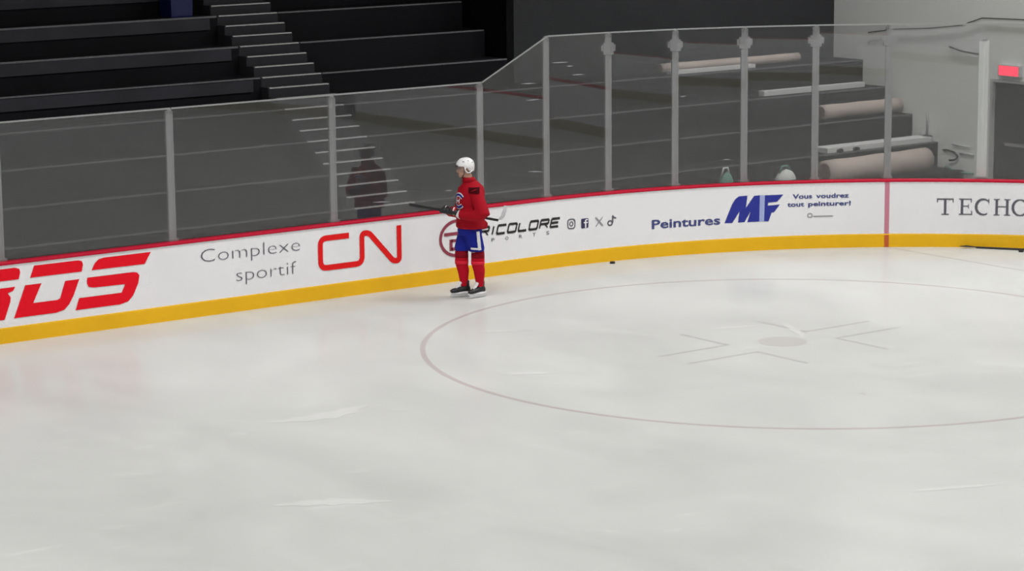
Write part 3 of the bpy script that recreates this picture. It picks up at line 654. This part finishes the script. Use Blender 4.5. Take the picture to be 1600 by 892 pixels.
# ------------------------------------------------------------------ the skater
def skater():
    P = empty('person', (-2.10, -1.13, 0), -YAW)
    tag(P, 'hockey player in red jersey, blue pants and white helmet standing by the boards', 'person')
    TH = math.radians(22)
    def FL(f, l, z, th=TH, c=(0, 0)):
        return Vector((c[0]-math.cos(th)*f+math.sin(th)*l, c[1]-math.sin(th)*f-math.cos(th)*l, z))
    def ring(z, df, dl, f=0, l=0, th=TH, c=(0, 0)):
        o = FL(f, l, z, th, c); return (o, FL(df, 0, 0, th), FL(0, dl, 0, th))
    HC = (-.055, 0)     # head centre in the local frame
    HT = math.radians(20)
    LH = Vector((-.25, -.155, 1.185)); RH = Vector((-.345, -.125, 1.195))   # hands on the shaft
    SL, SR = FL(-.01, .19, 1.465), FL(-.01, -.19, 1.465)
    EL, ER = Vector((.195, -.33, 1.17)), Vector((-.13, .24, 1.16))
    WL, WR = Vector((-.13, -.20, 1.165)), Vector((-.27, -.02, 1.175))
    # --- body, one continuous surface
    b = MB()
    b.rings([ring(.92, .12, .15), ring(1.05, .11, .14), ring(1.2, .12, .16), ring(1.35, .13, .18), ring(1.45, .10, .17), ring(1.52, .06, .08, 0), ring(1.56, .055, .058, .01)], 24)
    b.tube([FL(0, 0, 1.50), FL(.015, 0, 1.62), FL(.03, 0, 1.70)], [.06, .056, .06], 18)
    hc = Vector((HC[0], HC[1], 1.765))
    def H(f, l, z): return FL(f, l, z, HT, HC)
    b.rings([(H(.045, 0, 1.645), H(.03, 0, 0)-H(0, 0, 0), H(0, .028, 0)-H(0, 0, 0)), (H(.03, 0, 1.665), H(.062, 0, 0)-H(0, 0, 0), H(0, .048, 0)-H(0, 0, 0)),
             (H(.01, 0, 1.70), H(.085, 0, 0)-H(0, 0, 0), H(0, .064, 0)-H(0, 0, 0)), (H(.0, 0, 1.75), H(.095, 0, 0)-H(0, 0, 0), H(0, .073, 0)-H(0, 0, 0)),
             (H(-.003, 0, 1.80), H(.098, 0, 0)-H(0, 0, 0), H(0, .077, 0)-H(0, 0, 0)), (H(-.008, 0, 1.85), H(.08, 0, 0)-H(0, 0, 0), H(0, .064, 0)-H(0, 0, 0)), (H(-.01, 0, 1.88), H(.045, 0, 0)-H(0, 0, 0), H(0, .036, 0)-H(0, 0, 0))], 24)
    b.tube([H(.088, 0, 1.775), H(.110, 0, 1.742), H(.118, 0, 1.728), H(.092, 0, 1.716)], [.008, .012, .016, .010], 10)       # nose
    b.tube([H(.080, -.022, 1.690), H(.090, 0, 1.692), H(.080, .022, 1.690)], .009, 8)                                          # lips
    b.tube([H(.062, -.022, 1.652), H(.074, 0, 1.650), H(.062, .022, 1.652)], .014, 8)                                          # chin
    for sg in (-1, 1):
        b.tube([H(-.012, sg*.076, 1.775), H(-.016, sg*.084, 1.755), H(-.010, sg*.078, 1.728)], [.010, .014, .008], 8)        # ears
        b.tube([H(.062, sg*.045, 1.735), H(.045, sg*.062, 1.728)], .014, 8)                                                    # cheeks
    for sh, el, wr, ha in ((SL, EL, WL, LH), (SR, ER, WR, RH)):
        b.tube([sh, sh.lerp(el, .5), el, el.lerp(wr, .45), wr, wr.lerp(ha, .7)], [.062, .052, .042, .040, .028, .034], 14)
    hips = ((FL(0, .09, .95), Vector((.105, -.03, .53)), Vector((.128, -.015, .12))), (FL(0, -.09, .95), Vector((-.115, .035, .53)), Vector((-.085, .03, .12))))
    for hp, kn_, an in hips:
        b.tube([hp, hp.lerp(kn_, .5), kn_, kn_.lerp(an, .35)+Vector((.012, 0, 0)), an, an+Vector((-.03, 0, -.04))], [.095, .08, .058, .058, .036, .034], 16)
    body = remeshed(b, 'body', M['skin'], P, .0075, 3)
    for sg in (-1, 1):
        MB().ball(H(.080, sg*.028, 1.763), .011, 12, 8).build('eye', M['eye'], P, True)
        MB().tube([H(.088, sg*.014, 1.780), H(.086, sg*.032, 1.783), H(.072, sg*.046, 1.778)], [.003, .0045, .003], 6).build('eyebrow', M['dark'], P, True)
    MB().tube([H(.094, -.020, 1.692), H(.0995, 0, 1.694), H(.094, .020, 1.692)], .0045, 6).build('mouth', M['lips'], P, True)
    hb_ = MB(); hb_.rings([(H(-.045, 0, 1.69), H(.045, 0, 0)-H(0, 0, 0), H(0, .066, 0)-H(0, 0, 0)), (H(-.04, 0, 1.72), H(.060, 0, 0)-H(0, 0, 0), H(0, .074, 0)-H(0, 0, 0)), (H(-.03, 0, 1.80), H(.078, 0, 0)-H(0, 0, 0), H(0, .081, 0)-H(0, 0, 0))], 20)
    hb_.build('hair', M['dark'], P, True)
    # --- jersey
    j = MB()
    j.rings([ring(.955, .185, .215, -.015), ring(.975, .20, .228, -.015), ring(1.08, .185, .222, -.01), ring(1.20, .17, .218), ring(1.32, .185, .225, -.005), ring(1.43, .185, .23, -.02), ring(1.51, .155, .185, -.035), ring(1.56, .115, .125, -.025), ring(1.61, .084, .09, .0)], 40)
    for sh, el, wr, wd in ((SL, EL, WL, 1.0), (SR, ER, WR, 1.0)):
        mid = sh.lerp(el, .5)
        j.tube([sh+Vector((0, 0, .005)), mid, el+Vector((.0, 0, .0)), el.lerp(wr, .12)+Vector((0, 0, -.012)), el.lerp(wr, .5)+Vector((0, 0, -.012)), wr], [.092*wd, .092, .088, .084, .076, .062], 20)
    # loose folds at the elbow and the tail
    j.tube([FL(-.12, .10, 1.02), FL(-.15, .12, 1.00), FL(-.16, .02, .975)], [.06, .07, .05], 14)
    jer = remeshed(j, 'jersey', M['jersey'], P, .011, 5)
    bvh = BVHTree.FromPolygons([v.co for v in jer.data.vertices], [tuple(p.vertices) for p in jer.data.polygons])
    def project(o_list, direction, bv, off):
        out = []
        for p in o_list:
            h = bv.ray_cast(p, direction)
            out.append((h[0]-direction*off) if h[0] is not None else None)
        return out
    def decal_on(name, polys, origin, ax, az, direction, bv, m, off=.004, label=None, sub=3):
        V = []; F = []
        for p in polys:
            # p is a quad: subdivide it and drop it onto the cloth
            q = [Vector((a, c, 0)) for a, c in p]
            n0 = len(V); grid = []
            for i in range(sub+1):
                for k in range(sub+1):
                    u, w = i/sub, k/sub
                    c = q[0]*(1-u)*(1-w)+q[1]*u*(1-w)+q[2]*u*w+q[3]*(1-u)*w
                    grid.append(origin+ax*c.x+az*c.y)
            pr_ = project(grid, direction, bv, off)
            if any(g is None for g in pr_): continue
            V += pr_
            for i in range(sub):
                for k in range(sub): F.append((n0+i*(sub+1)+k, n0+(i+1)*(sub+1)+k, n0+(i+1)*(sub+1)+k+1, n0+i*(sub+1)+k+1))
        if not V: return None
        o = mobj(name, V, F, m, P, False)
        if label: o['label'] = label
        return o
    # chest crest: white-edged letter C with a small letter inside
    fdir = FL(1, 0, 0); ldir = FL(0, 1, 0); zax = Vector((0, 0, 1)); org = FL(.6, .035, 1.335)
    cpts = [(.105*math.cos(math.radians(a)), .085*math.sin(math.radians(a))) for a in range(35, 330, 16)]
    decal_on('crest', stroke(cpts, .055), org, ldir, zax, -fdir, bvh, M['white'], .004, 'white outer C of the chest crest', 2)
    decal_on('crest', stroke(cpts, .026), org, ldir, zax, -fdir, bvh, M['bluec'], .007, 'blue inner C of the chest crest', 2)
    decal_on('crest', stroke([(-.03, -.035), (-.03, .035)], .018)+stroke([(.03, -.035), (.03, .035)], .018)+stroke([(-.03, 0), (.03, 0)], .016), org, ldir, zax, -fdir, bvh, M['white'], .006, 'small white H of the chest crest', 2)
    # dark bar on the upper arm, facing the camera
    vdir = Vector((0, 1, 0)); org2 = Vector((.065, -.9, 1.49))
    decal_on('arm_patch', [[(-.075, -.033), (.075, -.033), (.075, .033), (-.075, .033)]], org2, Vector((1, 0, 0)), zax, vdir, bvh, M['jdark'], .014, 'dark bar on the sleeve', 5)
    col_ = MB(); col_.rings([ring(1.585, .098, .104, .0), ring(1.625, .088, .092, .006), ring(1.642, .074, .078, .01)], 24); col_.build('collar', M['jcollar'], P, True)
    # --- pants
    p = MB()
    p.rings([ring(1.0, .15, .17), ring(.93, .165, .185), ring(.86, .16, .185)], 30)
    lp = [((FL(.0, .085, .92)), Vector((.092, -.045, .64))), (FL(.0, -.085, .92), Vector((-.108, .045, .64)))]
    for a, c in lp: p.tube([a, a.lerp(c, .5), c+Vector((0, 0, .02)), c], [.118, .116, .107, .10], 22)
    pants = remeshed(p, 'pants', M['bluec'], P, .010, 4)
    bvp = BVHTree.FromPolygons([v.co for v in pants.data.vertices], [tuple(q.vertices) for q in pants.data.polygons])
    decal_on('side_stripe', [[(.112, .668), (.156, .668), (.132, .925), (.090, .925)]], Vector((0, -.9, 0)), Vector((1, 0, 0)), zax, vdir, bvp, M['white'], .009, 'white stripe down the outer side of the pants', 8)
    decal_on('hem_band', [[(.012, .678), (.116, .672), (.116, .700), (.012, .706)]], Vector((0, -.9, 0)), Vector((1, 0, 0)), zax, vdir, bvp, M['white'], .009, 'white band above the hem', 6)
    # --- socks
    for kn_, an, top in ((Vector((.105, -.03, .53)), Vector((.128, -.015, .15)), Vector((.095, -.04, .68))), (Vector((-.115, .035, .53)), Vector((-.085, .03, .15)), Vector((-.108, .042, .68)))):
        s = MB(); mid = kn_.lerp(an, .45)+Vector((.008, 0, 0))
        s.tube([top, kn_+Vector((0, 0, .06)), kn_, kn_+Vector((0, 0, -.08)), mid, an.lerp(mid, .35), an], [.078, .086, .092, .084, .078, .058, .048], 22)
        so = remeshed(s, 'sock', M['sock'], P, .009, 2)
        bs = MB().tube([kn_+Vector((0, 0, -.025)), kn_+Vector((-.002, 0, -.075))], [.0945, .091], 26).build('knee_band', M['sockl'], so, True)
        MB().tube([kn_+Vector((0, 0, .10)), kn_+Vector((0, 0, .02))], [.0885, .0925], 26).build('upper_band', M['sockd'], so, True)
    # --- skates
    for an, th in ((Vector((.128, -.015, 0)), math.radians(40)), (Vector((-.085, .03, 0)), math.radians(18))):
        F_ = Vector((-math.cos(th), -math.sin(th), 0)); L_ = Vector((math.sin(th), -math.cos(th), 0)); Z = Vector((0, 0, 1))
        Q = lambda f, l, z: an+F_*f+L_*l+Z*z
        k = MB()
        k.rings([(Q(-.085, 0, .10), L_*.02, Z*.03), (Q(-.07, 0, .105), L_*.034, Z*.045), (Q(-.02, 0, .105), L_*.038, Z*.048), (Q(.05, 0, .10), L_*.042, Z*.044), (Q(.12, 0, .093), L_*.045, Z*.036), (Q(.165, 0, .09), L_*.040, Z*.033), (Q(.195, 0, .086), L_*.022, Z*.022)], 18)
        k.rings([(Q(-.02, 0, .09), F_*.066, L_*.038), (Q(-.015, 0, .16), F_*.058, L_*.042), (Q(-.012, 0, .205), F_*.060, L_*.048), (Q(-.01, 0, .225), F_*.062, L_*.05)], 18)
        bt = remeshed(k, 'skate', M['boot'], P, .006, 2)
        MB().tube([Q(.015, 0, .245), Q(.048, 0, .20), Q(.085, 0, .152), Q(.12, 0, .128)], [.026, .034, .032, .018], 12, flat=.55).build('tongue', M['white'], bt, True)
        MB().rings([(Q(.045, 0, .046), F_*.145, L_*.018), (Q(.045, 0, .058), F_*.157, L_*.040), (Q(.045, 0, .082), F_*.150, L_*.036)], 20).build('sole', M['white'], bt)
        hm = MB(); hm.rings([(Q(.045, 0, .016), F_*.142, L_*.006), (Q(.045, 0, .036), F_*.145, L_*.009), (Q(.045, 0, .054), F_*.12, L_*.012)], 20)
        hm.build('blade_holder', M['white'], bt)
        bl = MB(); V = [Q(-.115, 0, .028), Q(-.10, 0, .006), Q(-.06, 0, .001), Q(.15, 0, .001), Q(.19, 0, .008), Q(.205, 0, .03)]
        bl.add([v+L_*.0016 for v in V]+[v-L_*.0016 for v in V], [(0, 1, 2, 3, 4, 5), (11, 10, 9, 8, 7, 6)]+[(i, (i+1) % 6, 6+(i+1) % 6, 6+i) for i in range(6)])
        bl.build('blade', M['steel'], bt)
        for t in range(4):
            f0 = .055+t*.02; z0 = .186-t*.017
            MB().tube([Q(f0, -.03, z0-.008), Q(f0+.008, 0, z0+.012), Q(f0, .03, z0-.008)], .0035, 6).build('lace', M['white'], bt)
    # --- gloves, fingers closed round the shaft
    tip, heel = Vector((-.80, .01, 1.272)), Vector((.385, -.355, 1.105)); sd = (heel-tip).normalized()
    def glove(hand, wrist, sgn):
        g = MB(); axis = tip+sd*((hand-tip).dot(sd)); back = (hand-wrist).normalized()
        nrm = sd.cross(back).normalized()
        if nrm.z < 0: nrm = -nrm
        out = (wrist-axis); out -= sd*out.dot(sd); out = out.normalized() if out.length > .02 else Vector((0, -1, 0))
        up_ = sd.cross(out).normalized()
        if up_.z < 0: up_ = -up_
        # palm block against the shaft, on the wrist side
        pc = axis+up_*.030
        g.rings([(wrist.lerp(pc, .1), up_*.050, sd.cross(up_)*.046), (wrist.lerp(pc, .5), up_*.045, sd.cross(up_)*.05), (pc, up_*.032, sd.cross(up_)*.05), (pc+(pc-wrist).normalized()*.02, up_*.02, sd.cross(up_)*.035)], 16)
        for i in range(4):
            c = axis+sd*(-.042+i*.028); L = (.9, 1.0, .97, .82)[i]
            pts = []
            for a in (100, 60, 15, -35, -85, -125):
                a2 = math.radians(a)*1.0
                side = -1 if sgn > 0 else -1
                pts.append(c+up_*math.sin(a2)*.031+(up_.cross(sd))*math.cos(a2)*.031*side*L)
            g.tube(pts, [.0135, .0145, .014, .013, .012, .009], 8)
        c = axis+sd*.06
        g.tube([pc+sd*.03, c+up_*.03+(up_.cross(sd))*.02, c+(up_.cross(sd))*.032, c-up_*.02+(up_.cross(sd))*.024], [.017, .016, .014, .010], 8)
        o = remeshed(g, 'glove', M['gblack'], P, .005, 1)
        cf = MB().tube([wrist.lerp(pc, -.22), wrist.lerp(pc, .22)], [.058, .052], 18); cf.build('cuff', M['white'] if sgn > 0 else M['gred'], o, True)
        MB().rings([(wrist.lerp(pc, .45)+up_*.012, up_*.042, sd.cross(up_)*.046), (wrist.lerp(pc, .8)+up_*.014, up_*.036, sd.cross(up_)*.047)], 16).build('back_roll', M['gred'] if sgn > 0 else M['gblack'], o, True)
        MB().rings([(wrist.lerp(pc, .60)+up_*.014, up_*.042, sd.cross(up_)*.049), (wrist.lerp(pc, .70)+up_*.014, up_*.040, sd.cross(up_)*.049)], 16).build('stripe', M['white'], o, True)
    glove(LH, WL, 1); glove(RH, WR, -1)
    # --- helmet
    HV = lambda f, l: FL(f, l, 0, HT)
    h = MB(); n = 40
    shell = []
    zc = 1.785
    rows = 12
    V = []; F = []
    for jx in range(rows+1):
        el = math.radians(90*jx/rows)      # 90 at crown
        for i in range(n):
            az = 2*PI*i/n; cf_, sf = math.cos(az), math.sin(az)
            rim = .012 if cf_ > .45 else (-.012 if cf_ > -.1 else -.055)
            zz = 0 if jx else rim
            rf = .134 if cf_ > 0 else .125
            q = math.cos(el)**.85; pr2 = 1+.03*math.cos(az*4)*math.sin(el*2)
            c = H(-.008, 0, zc)
            V.append(c+HV(rf*cf_*q*pr2*(0.96 if jx == 0 and cf_ < -.1 else 1), .103*sf*q)+Vector((0, 0, zz+.125*math.sin(el))))
    for jx in range(rows):
        for i in range(n): F.append((jx*n+i, jx*n+(i+1) % n, (jx+1)*n+(i+1) % n, (jx+1)*n+i))
    he = mobj('helmet', V, F, M['helmet'], P, True); sm = he.modifiers.new('s', 'SOLIDIFY'); sm.thickness = .009; sm.offset = -1
    for sg in (-1, 1):
        # ear loop
        MB().tube([H(.035, sg*.100, 1.790), H(.030, sg*.096, 1.750), H(.002, sg*.094, 1.715), H(-.040, sg*.092, 1.712), H(-.075, sg*.085, 1.745)], [.008, .009, .010, .010, .009], 8).build('ear_guard', M['helmet'], he, True)
        MB().tube([H(.035, sg*.096, 1.785), H(.040, sg*.078, 1.70), H(.055, sg*.03, 1.640), H(.058, 0, 1.632)], .005, 6).build('chin_strap', M['gblack'], he, True)
        for a, z in ((.045, 1.862), (-.02, 1.872), (-.075, 1.845)):
            MB().ball(H(a, sg*.070*(1 if abs(a) < .05 else .9), z), (.014, .012, .008), 10, 6).build('vent', M['vent'], he, True)
    MB().tube([H(.120, -.045, 1.803), H(.132, 0, 1.806), H(.120, .045, 1.803)], .008, 8).build('front_rim', M['gblack'], he, True)
    V = []; F = []
    for jx in range(5):
        for i in range(13):
            a = math.radians(-62+124*i/12); V.append(H(-.008, 0, 0)+HV((.142+.006*jx/4)*math.cos(a), .112*math.sin(a))+Vector((0, 0, 1.802-.075*jx/4)))
    for jx in range(4):
        for i in range(12): F.append((jx*13+i, jx*13+i+1, (jx+1)*13+i+1, (jx+1)*13+i))
    vi = mobj('visor', V, F, M['visor'], he, True); sv = vi.modifiers.new('s', 'SOLIDIFY'); sv.thickness = .002
    # --- stick (held, its own thing)
    T = Matrix.Translation(Vector((-2.10, -1.13, 0)))@Matrix.Rotation(-YAW, 4, 'Z')
    S = empty('hockey_stick'); S.matrix_world = T@Matrix.Translation(Vector((-.25, -.155, 1.185)))
    off = Vector((-.25, -.155, 1.185))
    tag(S, 'black hockey stick held level in both gloves by the player', 'hockey stick')
    def rbox(a, b_, w, h_):
        d = (b_-a).normalized(); y = d.cross(Vector((0, 0, 1))).normalized(); z = y.cross(d)
        return MB().add([p_+y*sy*w/2+z*sz*h_/2 for p_ in (a, b_) for sy, sz in ((-1, -1), (1, -1), (1, 1), (-1, 1))], [(0, 3, 2, 1), (4, 5, 6, 7), (0, 1, 5, 4), (1, 2, 6, 5), (2, 3, 7, 6), (3, 0, 4, 7)])
    rbox(tip-off, heel-off, .021, .030).build('shaft', M['shaft'], S)
    rbox(tip-off-sd*.01, tip-off+sd*.14, .028, .036).build('grip_tape', M['gblack'], S)
    h0 = heel-off
    pts = [h0-sd*.03, h0+Vector((.03, -.005, .015)), h0+Vector((.065, 0, .06)), h0+Vector((.09, .02, .125)), h0+Vector((.10, .05, .19))]
    bl = MB(); V = []
    for i, q in enumerate(pts):
        w = (.014, .022, .026, .026, .018)[i]; V += [q+Vector((-w, .004, w*.2)), q+Vector((w, .004, -w*.2)), q+Vector((w, -.004, -w*.2)), q+Vector((-w, -.004, w*.2))]
    Fb = [(i*4+k, i*4+(k+1) % 4, (i+1)*4+(k+1) % 4, (i+1)*4+k) for i in range(4) for k in range(4)]+[(3, 2, 1, 0), (16, 17, 18, 19)]
    bl.add(V, Fb).build('stick_blade', M['tape'], S)
    return P
skater()
